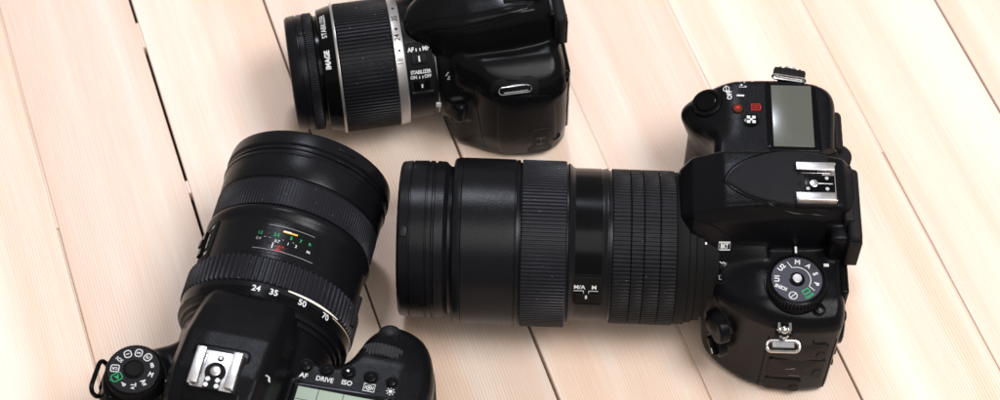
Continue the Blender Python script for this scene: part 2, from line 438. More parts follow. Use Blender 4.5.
# =================================================================== CAMERA B (big one, right)
def camera_large():
    root = thing('dslr_camera', 150.36, 510.87, 3.11166,
                 'black camera at right with long fat lens pointing left and unlit grey top screen', 'camera')
    out = catmull([(59,-70.5),(57.5,-76.5),(51,-81),(41,-84.5),(30,-86.3),(12,-87),(-4,-86),(-14,-82.5),(-18.5,-76),(-18.8,-65),(-17.8,-50),(-17.4,-30),(-17.2,0),(-16.8,33),(-17,46),(-16,52),(-13,55.5),(0,57),(13,55.8),(24,52.5),(31,48.5),(38,43),(43,37.5),(46,31),(46.5,20),(46.5,-24),(45,-42),(45,-50),(49,-56.5),(55,-62.8)], 5)
    mb = MB()
    stack(mb, out, [(0, 3), (2.5, .8), (6, 0), (69, 0), (73, 1.2), (76, 4)])
    loft_x(mb, [(63,58,21,72,19,87,13,-7), (57,58,24,76,22.5,95.5,16,-6.5), (43,58,25,82,22.5,103,16,-6), (20,58,24,84,20.5,107,15,-5), (0,58,22,86,19,108,14.5,-4), (-14,58,21,84,18.5,105,14,-4), (-21,58,20,78,17,98,12,-4)])
    lathe(mb, [(20, 35), (46, 35), (50, 33.5), (50, 10)], 'shell', frame((0,1.5,49),(0,0,1),(0,1,0),(1,0,0)), 72, True)
    rbox(mb, (-14, 2, 84), (12, 40, 22), 'shell', 2)
    # raised collar under the mode dial
    lathe(mb, [(60, 17), (73, 17), (75.5, 15.5)], 'shell', fr_dir((7.0, 35.8, 0), ZU), 48, True)
    # lens release hump
    blob(mb, (40, 40, 44), (8, 7, 10))
    def deform(c):
        x, y, z = c[:, 0].copy(), c[:, 1], c[:, 2]
        t = sm(z, 55, 74)*(z < 90)
        dr = 9.5*sm(x, 30, 60)*sm(-y, 44, 58) + 8*sm(x, 20, 46)*sm(y, 14, 34) + 4*sm(y, 42, 56)
        z2 = z - dr*t
        x = x - 5*sm(-z, -62, -40)*sm(x, 24, 52)*sm(-y, 42, 54)      # the grip is hollowed under its nose
        # the left end narrows towards the foot
        return np.c_[x, y, z2]
    body, bv = bake_remesh(mb, 'body', root, 'shell', .8, 14, deform)
    # -------- lens
    Z = 53; LF = lens_fr(Z); n = 160
    mb = MB()
    lathe(mb, [(199.2,30),(200,37.6),(199.6,38.6),(198.8,39.3),(194.8,39.8),(194.5,39.3),(194.1,39.3),(193.8,39.9),(187.2,40.1),(186.9,39.5),(186.4,39.5),(186.1,40.1),(184.2,40.1),(183.8,39.2),(183.0,39.2),(182.6,40.1),(178.6,39.9),(177.6,38.8),(176.4,37.6),(174.9,37.4),(174.6,40.6),(173.9,41.6),(172.6,42.1),(170.6,42.3),(170.3,42.0),(170.0,42.3),(150,42.3),(145.4,42.2),(145.1,41.7),(144.7,41.7),(144.4,42.1),(143.2,41.9),(142.9,40.8),(142,40.6)], 'barrel', LF, n)
    lathe(mb, [(121.2,40.8),(120.2,40.8),(119.6,41.2),(118.9,40.9),(117.6,39.4),(116.0,38.75),(104.6,38.7),(102.6,39.0),(101.9,39.3),(101.2,39.2),(100.9,38.3),(99.6,38.2)], 'barrel', LF, n)
    lathe(mb, [(69.6,38.3),(68.9,38.6),(64.2,38.4),(63.6,37.4),(60.8,37.2),(60.2,36.2),(57,36),(56.6,34.2),(50,34.2)], 'matte', LF, n)
    lathe(mb, [(199.2,30),(190,31),(189,0.1)], 'glass', LF, n)
    rbox(mb, (196.9, 0, 0), (3.6, 5.0, 1.0), 'barrel', .3, Matrix.Translation((0, 39.9*math.sin(rad(26)), Z+39.9*math.cos(rad(26)))) @ Matrix.Rotation(rad(-26), 4, 'X'))
    # flat black panel on top of the barrel
    lens = mb.build('lens', root)
    mb = MB(); ribbed(mb, 142.2, 121, 42.3, .75, 132, 'rib', LF, .5, .6); mb.build('focus_ring', lens)
    mb = MB()
    for a, b in ((99.4, 91.1), (90.85, 85.1), (84.85, 77.5), (77.25, 69.8)): ribbed(mb, a, b, 39.2, .5, 116, 'ribdark', LF, .25, .62)
    mb.build('zoom_ring', lens)
    mb = MB(); cyl_panel(mb, 104.3, 119.4 - 1.6, -64, 66 - 14, 38.75, .35, Z, 'gloss', .4, 30); mb.build('name_panel', lens)
    mb = MB(); cyl_panel(mb, 104.0, 118.4, 54.5, 78, 38.75, .7, Z, 'matte')
    r = 39.5
    lay_cyl(mb, text_tris('M/A', 3.1, .07), 'white', 114.4, 62.6, r, Z, 'axial')
    lay_cyl(mb, text_tris('M', 3.1, .07), 'white', 107.6, 62.6, r, Z, 'axial')
    lay_cyl(mb, stroke_tris([(-2.4, 0), (2.2, 0), (2.2, -1.8)], .38), 'white', 114.6, 65.6, r, Z, 'axial')
    lay_cyl(mb, stroke_tris([(2.8, 0), (-1.6, 0), (-1.6, -1.8)], .38), 'white', 108.4, 65.6, r, Z, 'axial')
    lay_cyl(mb, rect_tris(.9, 2.1), 'white', 111.2, 70.2, r+.9, Z, 'axial')
    cyl_panel(mb, 106.0, 116.2, 67.8, 75, r+.1, .8, Z, 'gloss')
    cyl_panel(mb, 103.9, 118.6, 79.5, 80.3, 38.75, .35, Z, 'barrel')
    mb.build('focus_switch', lens)
    remap([lens]+list(lens.children), 1.045, -8.74, .988, 0, 53, 1.8, -4)
    for o_ in [lens]+list(lens.children):
        for v in o_.data.vertices: v.co.y -= .013*(v.co.x-.06)
    mb = MB(); lathe(mb, [(49,30.5),(50.4,31),(50.9,33.0),(50.7,34.0),(49.6,34.0),(49,33.6)], 'dark_chrome', LF, 96); remap([mb.build('mount_ring', root)], dy=1.5, dz=-4)
    # -------- prism: textured leaf and ridges
    mb = MB()
    leaf = catmull([(42,-4.2),(38,-10),(31,-14.8),(22,-17.8),(13,-19),(4,-19.3),(-6,-18.8),(-6,0),(-6,11.4),(4,11.3),(13,10.6),(22,8.7),(31,5.2),(38,.2)], 5)
    drape_panel(mb, [(p.x, p.y) for p in leaf], 'leaf', (0,0,95), XU, YU, bv, .9, 1.1, ZU, (.97,.94,.9,.8,.6,.4,.2))
    mb.build('prism_cover', root)
    mb = MB()
    drape_tube(mb, [(43.4,-4.3,95),(39,-11.2,95),(31,-16,95),(22,-19,95),(13,-20.2,95),(4,-20.5,95),(-8,-20,95)], .35, 'gloss', bv, ZU, .05); mb.build('seam', root); mb = MB()
    drape_tube(mb, [(43.4,-4.3,95),(39,1.2,95),(31,6.4,95),(22,10,95),(13,11.9,95),(4,12.6,95),(-8,12.6,95)], .35, 'gloss', bv, ZU, .05); mb.build('seam', root); mb = MB()
    drape_tube(mb, [(60,9.5,95),(49,13.5,95),(36,16.5,95),(21,17.4,95),(4,17,95),(-10,16,95)], .3, 'gloss', bv, ZU, .0); mb.build('seam', root)
    # upper ridge
    hot_shoe(root, 112, 'dark', 107)
    # -------- top right: status screen
    mb = MB(); drape_panel(mb, rrect(27, 43, 2, 4, 3.9, -62.3), 'gloss', (0,0,76), XU, YU, bv, .35, .5, ZU, (.9,.6,.3))
    mb.build('screen_frame', root)
    mb = MB(); zt = hit(bv, (4,-62,76), ZU)[0].z
    rbox(mb, (4.2, -61.6, zt+.35), (20.5, 37.5, 1.0), 'lcddark', .25)
    mb.build('status_screen', root)
    # -------- top right: shutter, power ring, buttons
    p, nn = hit(bv, (46.5,-72.2,70), ZU); nn = nn.lerp(ZU, .1).normalized(); f = fr_dir(p-nn*2.4, nn)
    mb = MB(); ribbed(mb, 0, 3.4, 8.3, .5, 60, 'gloss', f, .4, .55); lathe(mb, [(3.4,8.1),(3.9,7.6),(3.9,6.0),(3.2,5.7)], 'shell_semi', f, 60)
    pz = mb.build('power_ring', root)
    mb = MB(); lathe(mb, [(1,5.5),(3.6,5.5),(4.2,5.1),(4.4,4.5),(4.1,2.5),(3.9,.01)], 'gloss', f, 48); mb.build('shutter_button', root)
    def rec(mb, q): lay(mb, dot_tris(.8), 'red', q, UT, VT, None, .1)
    button(root, (31.6,-65.6,74), 2.5, bv, 'darkred', 1.0, 'record_button', extra=rec)
    def meter(mb, q):
        for a in range(4):
            lay(mb, rect_tris(1.9, 1.9), 'white', q, UT, VT, None, .12, rad(45)+a*PI/2) if False else None
        for sx in (-1, 1):
            for sy in (-1, 1): lay(mb, rect_tris(1.7, 1.7, sx*1.35, sy*1.35), 'white', q, UT, VT, None, .12)
        lay(mb, dot_tris(.75), 'white', q, UT, VT, None, .2)
    button(root, (25.2,-58.4,75), 3.7, bv, 'gloss', .9, 'metering_button', extra=meter)
    L = Marks(root, bv, 74)
    L(text_tris('OFF', 3.3, .12), 'white', 35.4, -74.6)
    L(stroke_tris(circ(1.5, 14, 0, 0), .4, True), 'white', 37.0, -78.6); L(stroke_tris([(-2.4, 0), (2.4, 0)], .4), 'white', 37.0, -78.6)
    # exposure compensation box
    L(stroke_tris([(-2.2,-1.7),(2.2,-1.7),(2.2,1.7),(-2.2,1.7)], .4, True), 'white', 28.6, -81.2)
    L(stroke_tris([(-2.0,-1.5),(2.0,1.5)], .35), 'white', 28.6, -81.2)
    L(stroke_tris([(-1.6,.7),(-.2,.7)], .4), 'white', 28.6, -81.2); L(stroke_tris([(-.9,0),(-.9,1.4)], .4), 'white', 28.6, -81.2); L(stroke_tris([(.4,-.8),(1.6,-.8)], .4), 'white', 28.6, -81.2)
    L(rect_tris(1.0, 3.8), 'white', 30.0, -73.8, rad(-2))
    L(rect_tris(.6, 1.5), 'white', 23.4, -83.2)
    # red format mark
    for d in (-.6, .6): L(stroke_tris([(d, -1.1), (d, 1.6)], .4), 'red', 22.2, -66.8)
    L(stroke_tris([(-1.8,-1.9),(1.8,-1.9),(1.8,2.3),(-1.8,2.3)], .5, True), 'red', 22.2, -66.8)
    L(stroke_tris([(-.7,-2.2),(.7,-2.2)], .4), 'red', 22.2, -66.8)
    # diamond by the lug
    L(dot_tris(1.1, n=4), 'white', -5.0, -83.4)
    # left shoulder marks
    L(stroke_tris([(-1.25,-2.7),(1.25,-2.7),(1.25,2.7),(-1.25,2.7)], .4, True), 'white', 41.2, 18.0, 0)
    L(text_tris('BKT', 2.3, .1, .9), 'white', 41.2, 18.0, rad(-90))
    L.done()
    # -------- strap lugs
    def dring(cx, cy, cz, w, h, tilt, r=.75):
        mb = MB(); pts = []
        for a, b in rrect(w, h, min(w, h)*.42, 5): pts.append((cx+a, cy+b*math.cos(tilt), cz-b*math.sin(tilt)))
        tube(mb, pts, r, 'chrome', 10, True)
        return mb
    mb = dring(12.6, 62.0, 61.0, 15.5, 5.2, rad(20), .85)
    rbox(mb, (12.6, 61.3, 61.6), (10.5, 3.6, 1.2), 'grey', .4)
    tube(mb, [(10,54,69.5),(9.8,57,68.8),(11,59.2,66.4),(12.6,60,64.5),(14.2,59.2,66.4),(15.4,57,68.8),(15.2,54,69.5)], .9, 'chrome', 8)
    blob(mb, (12.6, 57.0, 68.3), (2.3, 2.3, 2.2), 'chrome')
    rbox(mb, (12.6, 58.0, 65.6), (8.5, 3.2, 5.2), 'gloss', .9)
    mb.build('strap_ring', root)
    mb = MB()
    rbox(mb, (4.6,-88.6,74.2), (16.5, 6.4, 4.6), 'rubber', 1.4)
    for k in range(5): rbox(mb, (-.4+k*2.5,-90.2,76.2), (1.1, 2.6, 1.6), 'rubber', .4)
    rbox(mb, (4.6,-85.3,76.4), (16, 1.6, 1.4), 'chrome', .5)
    tube(mb, [(1.8,-90.8,75),(2.6,-92.6,75),(6.6,-92.6,75),(7.4,-90.8,75)], .8, 'chrome', 8)
    rbox(mb, (4.6,-87.6,71.5), (11, 3.4, 4), 'gloss', 1)
    tube(mb, [(4.6+a,-84.6-.2*b,76.9+b*.5) for a, b in rrect(17, 4.2, 1.9, 4)], .55, 'chrome', 8, True)
    lug = mb.build('strap_lug', root); c, s_ = math.cos(rad(-9)), math.sin(rad(-9))
    for v in lug.data.vertices:
        x, y = v.co.x-.0046, v.co.y+.087; v.co.x = .0046+c*x-s_*y; v.co.y = -.087+s_*x+c*y
    # -------- mode dial
    C0 = (7.2, 36.2); zb = 75.2
    f = fr_dir((C0[0], C0[1], zb), ZU)
    f = frame((C0[0], C0[1], zb), UT, VT, UT.cross(VT))
    mb = MB()
    lathe(mb, [(-4, 14.3), (0.6, 14.3), (1.0, 13.9), (1.2, 12.8)], 'shell_semi', f, 64)
    ribbed(mb, 1.2, 5.2, 13.7, .85, 52, 'rubber', f, .5, .55)
    lathe(mb, [(5.2, 13.0), (5.6, 12.2), (5.8, 11.9), (5.8, 11.5), (5.55, 11.3)], 'gloss', f, 64)
    lathe(mb, [(5.55, 11.3), (5.55, .01)], 'disc', f, 64)
    mdl = mb.build('mode_dial', root)
    mb = MB(); lathe(mb, [(5.5,3.6),(5.9,3.5),(5.95,3.2)], 'gloss', f, 32, True); lathe(mb, [(5.9,2.3),(7.0,2.2),(7.2,1.9)], 'steel', f, 28, True)
    mb.build('lock_button', mdl)
    zt = zb+5.6; mb = MB()
    def D(t, mat, ang, r=8.8, rot=0):   # ang clockwise from the index (towards -Y = picture up), tops outwards
        a = rad(ang); ox = C0[0]-r*math.sin(a); oy = C0[1]-r*math.cos(a)
        V = Vector((-math.sin(a), -math.cos(a), 0)); U = Vector((-math.cos(a), math.sin(a), 0))
        lay(mb, t, mat, (ox, oy, zt), U, V, None, .06, rot, ZU)
    bs = .11
    for ang, s_, sz in ((4,'M',3.3),(38,'A',3.1),(70,'S',3.1),(104,'P',3.1),(-48,'U2',3.1),(-88,'U1',3.1)): D(text_tris(s_, sz, bs), 'white', ang)
    D(text_tris('SCENE', 2.3, .08, .85), 'white', -120, 8.4, rad(36))
    D(stroke_tris(circ(1.8, 18), .38, True), 'white', -166, 8.6); D(stroke_tris([(-.9,-1.3),(.9,1.3)], .38), 'white', -166, 8.6)
    D(text_tris('AUTO', 1.7, .08, .9), 'green', 148, 9.8); D(stroke_tris([(-1.6,-1),(1.6,-1),(1.6,1),(-1.6,1)], .6, True), 'green', 148, 7.2)
    arc = [(6.2*math.sin(rad(a)), 6.2*math.cos(rad(a))) for a in np.linspace(-18, 122, 24)]
    arc = [(9.8*math.sin(rad(-24)), 9.8*math.cos(rad(-24)))]+arc+[(9.4*math.sin(rad(126)), 9.4*math.cos(rad(126)))]
    lay(mb, stroke_tris([(-x, -y) for x, y in arc], .34), 'white', (C0[0], C0[1], zt), XU, YU, None, .06, 0, ZU)
    mb.build('dial_lettering', mdl)
    for o_ in [mdl]+list(mdl.children):
        for v in o_.data.vertices: v.co.x = C0[0]*S+(v.co.x-C0[0]*S)*1.07; v.co.y = C0[1]*S+(v.co.y-C0[1]*S)*1.07
    mb = MB(); rbox(mb, (6.6, 18.4, 77.2), (2.0, 5.4, 2.4), 'gloss', .6); rbox(mb, (6.6, 18.4, 78.5), (1.1, 3.6, .3), 'white', .08)
    rbox(mb, (-7.9, 25.6, 76.6), (2.6, 1.6, 1.0), 'white', .25, None)
    rbox(mb, (-12.2, 20.6, 77.4), (1.0, 1.6, .6), 'darkred', .2)
    mb.build('index_mark', root)
    button(root, (-3.4,48.4,72), 2.8, bv, 'gloss', 1.6, 'dial_lock', dome=.4)
    button(root, (41.6,23.8,68), 2.3, bv, 'gloss', .9, 'flash_button', extra=lambda mb, q: lay(mb, stroke_tris([(.6,1.4),(-.5,.1),(.5,-.1),(-.4,-1.4)], .45), 'white', q, UT, VT, None, .1, 0))
    button(root, (42.4,29.8,64), 2.2, bv, 'gloss', .8, 'bracket_button', extra=lambda mb, q: lay(mb, stroke_tris([(-1.1,-.5),(-1.1,.5),(1.1,.5),(1.1,-.5)], .4), 'grey', q, UT, VT, None, .1, 0))
    # white mounting dot
    mb = MB(); q, nn = hit(bv, (56,34.5,54), Vector((1,.45,.9)).normalized(), 30); lathe(mb, [(-.6,1.35),(.45,1.35),(.7,.8)], 'white', fr_dir(q, Vector((1,.4,.9))), 20, True); mb.build('mount_index', root)
    # -------- lens release button and focus mode selector
    mb = MB(); lathe(mb, [(0,7.6),(4.0,7.4),(5.0,6.6),(5.2,5.2),(4.9,.01)], 'shell', fr_dir((39,43,43), (1,.45,.1)), 48); mb.build('lens_release_button', root)
    mb = MB(); f = fr_dir((39,44,30), (1,.5,0)); lathe(mb, [(0,7.2),(3.4,7),(4,6.2),(4,.01)], 'shell_semi', f, 40); rbox(mb, (0,0,5), (3.2,11,3), 'shell_semi', .8, f @ Matrix.Rotation(.6,4,'Z'))
    rbox(mb, (2.0,-1.5,6.5), (.6,3.2,.3), 'white', .1, f @ Matrix.Rotation(.6,4,'Z')); mb.build('focus_selector', root)
    # -------- left side: rubber doors over the sockets
    SU, SV, SN = -XU, ZU, YU
    def door(cx, cz, w, h, r=2.4, nm='port_cover', hh=.9):
        mb = MB(); drape_panel(mb, rrect(w, h, r, 4, -cx, cz), 'leather', (0,56,0), SU, SV, bv, hh, .9, SN)
        drape_panel(mb, rrect(4.2, min(6, h*.42), 1.8, 4, -cx+w/2-3.4, cz-h*.15), 'leather', (0,56,0), SU, SV, bv, hh+.5, .5, SN, (.5,))
        return mb
    d = door(2.6, 45.5, 28, 14.5); d.build('port_cover', root)
    d = door(2.2, 27.5, 28, 19.5)
    lay(d, stroke_tris([(-3,0),(1.8,0)], .4), 'grey', (4.5,56,29), SU, SV, bv, 1.0, rad(8)); lay(d, stroke_tris([(-1,0),(.6,1.2),(1.8,1.2)], .35), 'grey', (4.5,56,29), SU, SV, bv, 1.0, rad(8))
    lay(d, stroke_tris([(-2.6,0),(-.6,.2),(1,-.1),(2.6,0)], .35), 'grey', (2.5,56,22.5), SU, SV, bv, 1.0)
    d.build('port_cover', root)
    d = door(7, 10.5, 18, 12.5); d.build('port_cover', root)
    mb = MB()
    for x in (-14.2, 18.6): drape_tube(mb, [(x,56,56),(x,56,40),(x,56,22),(x,56,5)], .32, 'matte', bv, SN, .1); mb.build('side_seam', root); mb = MB()
    drape_tube(mb, [(-3,56,57.5),(-3,56,54.5),(-9,56,54.5)], .3, 'gloss', bv, SN, .1)
    mb.build('side_seam', root)
    # -------- viewfinder eyecup and the rear controls seen edge on
    mb = MB()
    rbox(mb, (-19.2, 4.2, 88), (6.6, 40, 25), 'rubber', 2.6, None, 4)
    for k in range(4): rbox(mb, (-19.4, 21.8+k*1.0, 88-k*.4), (6.2, .6, 21), 'rubber', .3)
    mb.build('eyecup', root)
    mb = MB(); rbox(mb, (-16.5, -1, 96), (5, 32, 11), 'leather', 1.2); mb.build('viewfinder_housing', root)
    mb = MB(); f = fr_dir((-11.6,-31.6,85), (.2,-.5,.8)); ribbed(mb, -4, 2.6, 4.2, .4, 26, 'rubber', f, .5, .6); lathe(mb, [(2.6,3.8),(3.1,3.2),(3.1,.01)], 'gloss', f, 26)
    rbox(mb, (-12.5,-30,79), (6.5,8,12), 'shell_semi', 1.6); mb.build('dioptre_knob', root)
    mb = MB(); f = fr_dir((-19.5,-47,60), (0,0,1)); ribbed(mb, -2, 3.4, 7.4, .6, 40, 'rubber', f, .4, .55, cap=True); mb.build('rear_command_dial', root)
    mb = MB(); rbox(mb, (-19.5,-60,45), (6,24,46), 'leather', 3.0, None, 4); mb.build('thumb_rest', root)
    mb = MB(); f = fr_dir((-16.5,38,48), (-1,0,0)); lathe(mb, [(-2,13),(1.6,13),(2.2,12),(2.2,.01)], 'shell_semi', f, 48)
    for k in range(5): lathe(mb, [(0,2.8),(1.0,2.8),(1.4,2.2),(1.4,.01)], 'gloss', fr_dir((-17,45,62-k*11.5), (-1,0,0)), 24)
    rbox(mb, (-16.8, 0, 44), (4, 78, 60), 'gloss', 1.2); mb.build('rear_panel', root)
    # rear shoulder step behind the dial
    return root, bv

# =================================================================== CAMERA A (top)
def camera_small():
    root = thing('dslr_camera', 2.0, 639.74, rad(189.0),
                 'glossy black camera at the top edge, short lens with a silver scale band', 'camera')
    out = catmull([(34,-30),(35,-10),(35,14),(33,24),(29.5,30),(25,33.5),(21,36.5),(17,40.5),(11,44),(3,46.3),(-10,47.5),(-20,46.5),(-26,42),(-28,34),(-28,0),(-28,-40),(-27,-62),(-20,-76),(-5,-80),(20,-80),(43,-77),(50,-67),(47,-54),(37,-44)], 5)
    mb = MB()
    stack(mb, out, [(0, 3.5), (3, .8), (7, 0), (62, 0), (68, 1.2), (72, 3.5), (74, 7)])
    loft_x(mb, [(53,64,7,72,6,78,3), (49,62,11,74,10,82,6), (43,58,16,76,14,86,9), (36,52,22,78,18.5,89,13), (20,52,28,80,23,92,15.5), (0,52,28,82,22.5,94.5,16), (-14,52,27,82,21,94,15), (-24,52,25,78,19,88,13)])
    lathe(mb, [(20, 33), (36, 33), (39, 31.5), (39, 10)], 'shell', lens_fr(44), 72, True)
    rbox(mb, (27, 27, 40), (16, 16, 22), 'shell', 2)
    def deform(c):
        x, y, z = c[:, 0], c[:, 1].copy(), c[:, 2].copy()
        t = sm(z, 42, 74)*(z < 80); z2 = z - t*(7*sm(y, 28, 47) + 5*sm(x, 14, 33)*sm(y, 22, 34))
        y = y - 3.5*sm(-z, -24, -2)*sm(y, 30, 44)
        return np.c_[x, y, z2]
    body, bv = bake_remesh(mb, 'body', root, 'shell_semi', .8, 11, deform)
    Z = 44; LF = lens_fr(Z); n = 128
    mb = MB()
    lathe(mb, [(114.6,24),(114.9,28.4),(114.5,29.6),(113.4,30.4),(109.5,30.9),(109.1,30.4),(108.6,30.4),(108.2,30.9),(105.6,31.0),(105.2,30.4)], 'barrel', LF, n)
    ribbed(mb, 105.2, 100.4, 31.2, .45, 150, 'ribdark', LF, .3, .55)
    lathe(mb, [(100.4,30.6),(100,30.2),(99.6,29.3),(98.0,29.2),(97.8,31.6),(97.3,32.2),(95.5,32.6),(91,33.7),(90.2,33.9)], 'gloss', LF, n)
    lathe(mb, [(90.2,33.9),(90.1,34.5),(89.5,34.8),(88.9,34.8),(88.8,33.9)], 'silver', LF, n)
    lathe(mb, [(54.6,33.0),(54.3,32.2),(52,31.9),(42,31.3),(41.6,30.6),(36,30.4)], 'barrel', LF, n)
    lathe(mb, [(114.6,24),(108,23),(107,.1)], 'glass', LF, n)
    for ph in (-8, 172): 
        f = Matrix.Translation((0, 30.6*math.sin(rad(ph)), Z+30.6*math.cos(rad(ph)))) @ Matrix.Rotation(rad(-ph), 4, 'X'); rbox(mb, (107, 0, 0), (3, 6, 1.5), 'barrel', .4, f)
    lay_cyl(mb, text_tris('IMAGE', 3.7, .15, .92), 'white', 94.6, 27.5, 32.8, Z, 'ring', .16, 0, -.25)
    lay_cyl(mb, text_tris('STABILIZER', 3.7, .03, .92), 'white', 94.6, -8.5, 32.8, Z, 'ring', .16, 0, -.25)
    rbox(mb, (39.2, 0, 0), (3.8, 3.8, .7), 'white', .15, Matrix.Translation((0, 31.1*math.sin(rad(92)), Z+31.1*math.cos(rad(92)))) @ Matrix.Rotation(rad(-92), 4, 'X'))
    lens = mb.build('lens', root)
    mb = MB(); ribbed(mb, 88.6, 60.2, 34.3, .8, 100, 'ribdark', LF, .5, .6); mb.build('zoom_ring', lens)
    mb = MB(); lathe(mb, [(60.2,33.2),(60.0,33.9),(59.6,34.1),(55.4,33.6),(54.9,33.3),(54.7,32.8)], 'silver', LF, n)
    for s_, ph in (('18', 37.2), ('24', 15.4), ('35', -4.5)): lay_cyl(mb, text_tris(s_, 4.3, .04, .9), 'blackprint', 57.4, ph, 33.85, Z, 'ring', .12, 0, .12)
    for ph in (27.5, 7.0, -18): lay_cyl(mb, dot_tris(.75), 'blackprint', 57.4, ph, 33.85, Z, 'ring', .12, 0, .12)
    mb.build('scale_band', lens)
    r = 32.7
    mb = MB(); cyl_panel(mb, 40.6, 54.0, 21, 73, 31.9, .55, Z, 'matte', .4, 24)
    X0 = 47.6
    lay_cyl(mb, text_tris('AF', 3.2, .1, .9), 'white', 52.0-.6, 28.0, r, Z, 'axial'); lay_cyl(mb, text_tris('MF', 3.2, .1, .9), 'white', 43.6, 28.0, r, Z, 'axial')
    lay_cyl(mb, rect_tris(.55, 1.6), 'white', 48.6, 28.5, r, Z, 'axial'); lay_cyl(mb, rect_tris(.55, 1.6), 'white', 46.6, 28.5, r, Z, 'axial')
    lay_cyl(mb, text_tris('STABILIZER', 2.7, .08, .78), 'white', X0, 49.0, r, Z, 'axial')
    lay_cyl(mb, text_tris('ON', 2.5, .06, .85), 'white', 51.6, 53.6, r, Z, 'axial'); lay_cyl(mb, text_tris('OFF', 2.5, .06, .85), 'white', 44.2, 53.6, r, Z, 'axial')
    lay_cyl(mb, rect_tris(.5, 1.4), 'white', 48.6, 54, r, Z, 'axial'); lay_cyl(mb, rect_tris(.5, 1.4), 'white', 46.9, 54, r, Z, 'axial')
    cyl_panel(mb, 42.2, 53.2, 68.8, 69.6, r, .25, Z, 'steel', .1); 
    mb.build('switch_panel', lens)
    for p0, w in ((36.8, 9.5), (61.5, 8.5)):
        mb = MB(); cyl_panel(mb, 43.6, 51.6, p0-4.5, p0+5, r-.1, .5, Z, 'gloss'); cyl_panel(mb, 46.2, 49.2, p0-4, p0+4, r+.3, 1.0, Z, 'shell')
        lay_cyl(mb, rect_tris(.8, 3.0 if p0 < 50 else 2.0), 'white', 47.7, p0, r+1.3, Z, 'axial'); mb.build('slide_switch', lens)
    mb = MB(); lathe(mb, [(39, 29), (40.4, 29), (40.4, 30.3), (39, 30.6)], 'chrome', LF, 96); mb.build('mount_ring', root)
    # flash cover: tongue shaped lid with a bright seam
    mb = MB()
    leafp = catmull([(52,2.0),(49,8.5),(40,13.5),(28,16.6),(14,17.2),(0,16.4),(-9,13.5),(-11,0),(-9,-13.5),(0,-16.4),(14,-17.2),(28,-16.6),(40,-13.5),(49,-8.5),(52,-2)], 4)
    drape_panel(mb, [(p.x, p.y) for p in leafp], 'shell_semi', (0,0,90), XU, YU, bv, .55, 1.0, ZU, (.95,.85,.7,.5,.25)); mb.build('flash_cover', root)
    mb = MB()
    drape_tube(mb, [(53,0,90),(50.4,7.6,90),(46,11.4,90),(40,14.4,90),(28,17.7,90),(14,18.2,90),(0,17.3,90),(-10,14,90)], .32, 'gloss', bv, ZU, .1); mb.build('seam', root); mb = MB()
    drape_tube(mb, [(51.5,6.4,90),(44,7.8,90),(30,10.6,90),(10,12.4,90),(-10,11.6,90)], .5, 'shell', bv, ZU, .45)
    mb.build('seam', root)
    mb = MB(); hot = hit(bv, (-8,0,95), ZU)[0].z
    hs = hot_shoe(root, hot+3.5, 'dark', hot); hs.location = (-.008, -.002, 0)
    # strap slot on the left shoulder
    N = Vector((0, .62, .78)).normalized(); q, nn = hit(bv, (1,44,66), N)
    U = -XU; V = Vector((0, -.78, .62))
    mb = MB(); drape_panel(mb, rrect(25, 13, 5.2, 5), 'matte', q, U, V, bv, .15, .4, N, (.6,.3))
    mb.build('strap_recess', root)
    mb = MB()
    tube(mb, [Vector(q)+U*a+V*b+N*.9 for a, b in rrect(17.0, 3.8, 1.8, 5)], .3, 'dark_chrome', 8, True)
    tube(mb, [Vector(q)+U*a+V*-1+N*.8 for a in (-6, 0, 6.5)], .28, 'dark_chrome', 8)
    tube(mb, [Vector(q)+U*a+V*(2.6 - .02*a*a)+N*.9 for a in (-8.0,-5,0,5,8.0)], .2, 'dark_chrome', 8)
    mb.build('strap_lug', root)
    # rubber terminal cover on the left side
    SU, SV, SN = -XU, ZU, YU
    mb = MB(); drape_panel(mb, [(p.x, p.y) for p in catmull([(-9,60),(0,62),(12,61.5),(18,59),(20,48),(21,20),(19,7),(10,5),(-2,5),(-8,8),(-10,20),(-10.5,45)], 4)], 'shell', (0,47,0), SU, SV, bv, .7, .8, SN); mb.build('terminal_cover', root)
    mb = MB(); drape_panel(mb, rrect(13, 27, 2.4, 4, 12.5, 20), 'leather', (0,47,0), SU, SV, bv, 1.2, .6, SN)
    for k in range(3): lay(mb, stroke_tris([(-2.5,0),(2.2,0)], .4), 'grey', (-12.5,47,13+k*6), SU, SV, bv, 1.3)
    lay(mb, stroke_tris([(0,-3),(0,3)], .35), 'grey', (-12.5,47,21), SU, SV, bv, 1.3)
    mb.build('port_cover', root)
    mb = MB(); lathe(mb, [(-.5,2.6),(.4,2.6),(.6,2.1),(-.2,1.9),(-.3,.01)], 'matte', fr_dir(hit(bv, (-22.3,47,20), Vector((-.5,.85,0)))[0], (-.5,.85,0)), 24); mb.build('socket', root)
    # flash button and its mark, lens release
    Nf = Vector((.75, .5, .5)).normalized()
    Uf = Vector((-.55, .83, 0)).cross(Nf).normalized()
    mb = MB(); q, nn = hit(bv, (34,27,62), Nf); U2 = (-XU - Nf*(-XU).dot(Nf)).normalized(); V2 = Nf.cross(U2)
    lay(mb, stroke_tris([(.8,2.0),(-.7,.2),(.7,-.2),(-.6,-2.0)], .5), 'grey', q, U2, V2, bv, .12, 0, Nf)
    lay(mb, stroke_tris([(-.2,-1.2),(-.6,-2.0),(.4,-1.8)], .4), 'grey', q, U2, V2, bv, .12, 0, Nf)
    mb.build('flash_symbol', root)
    mb = MB(); f = fr_dir((29.5,32,40), (.75,.65,.15)); rbox(mb, (0, 0, 1.6), (13, 13, 7.5), 'shell', 3.2, f, 5); mb.build('lens_release_button', root)
    mb = MB(); drape_tube(mb, [(22,40,68),(21,46,52),(19,46,30),(17,46,8)], .3, 'shell', bv, YU, 0); mb.build('side_seam', root)
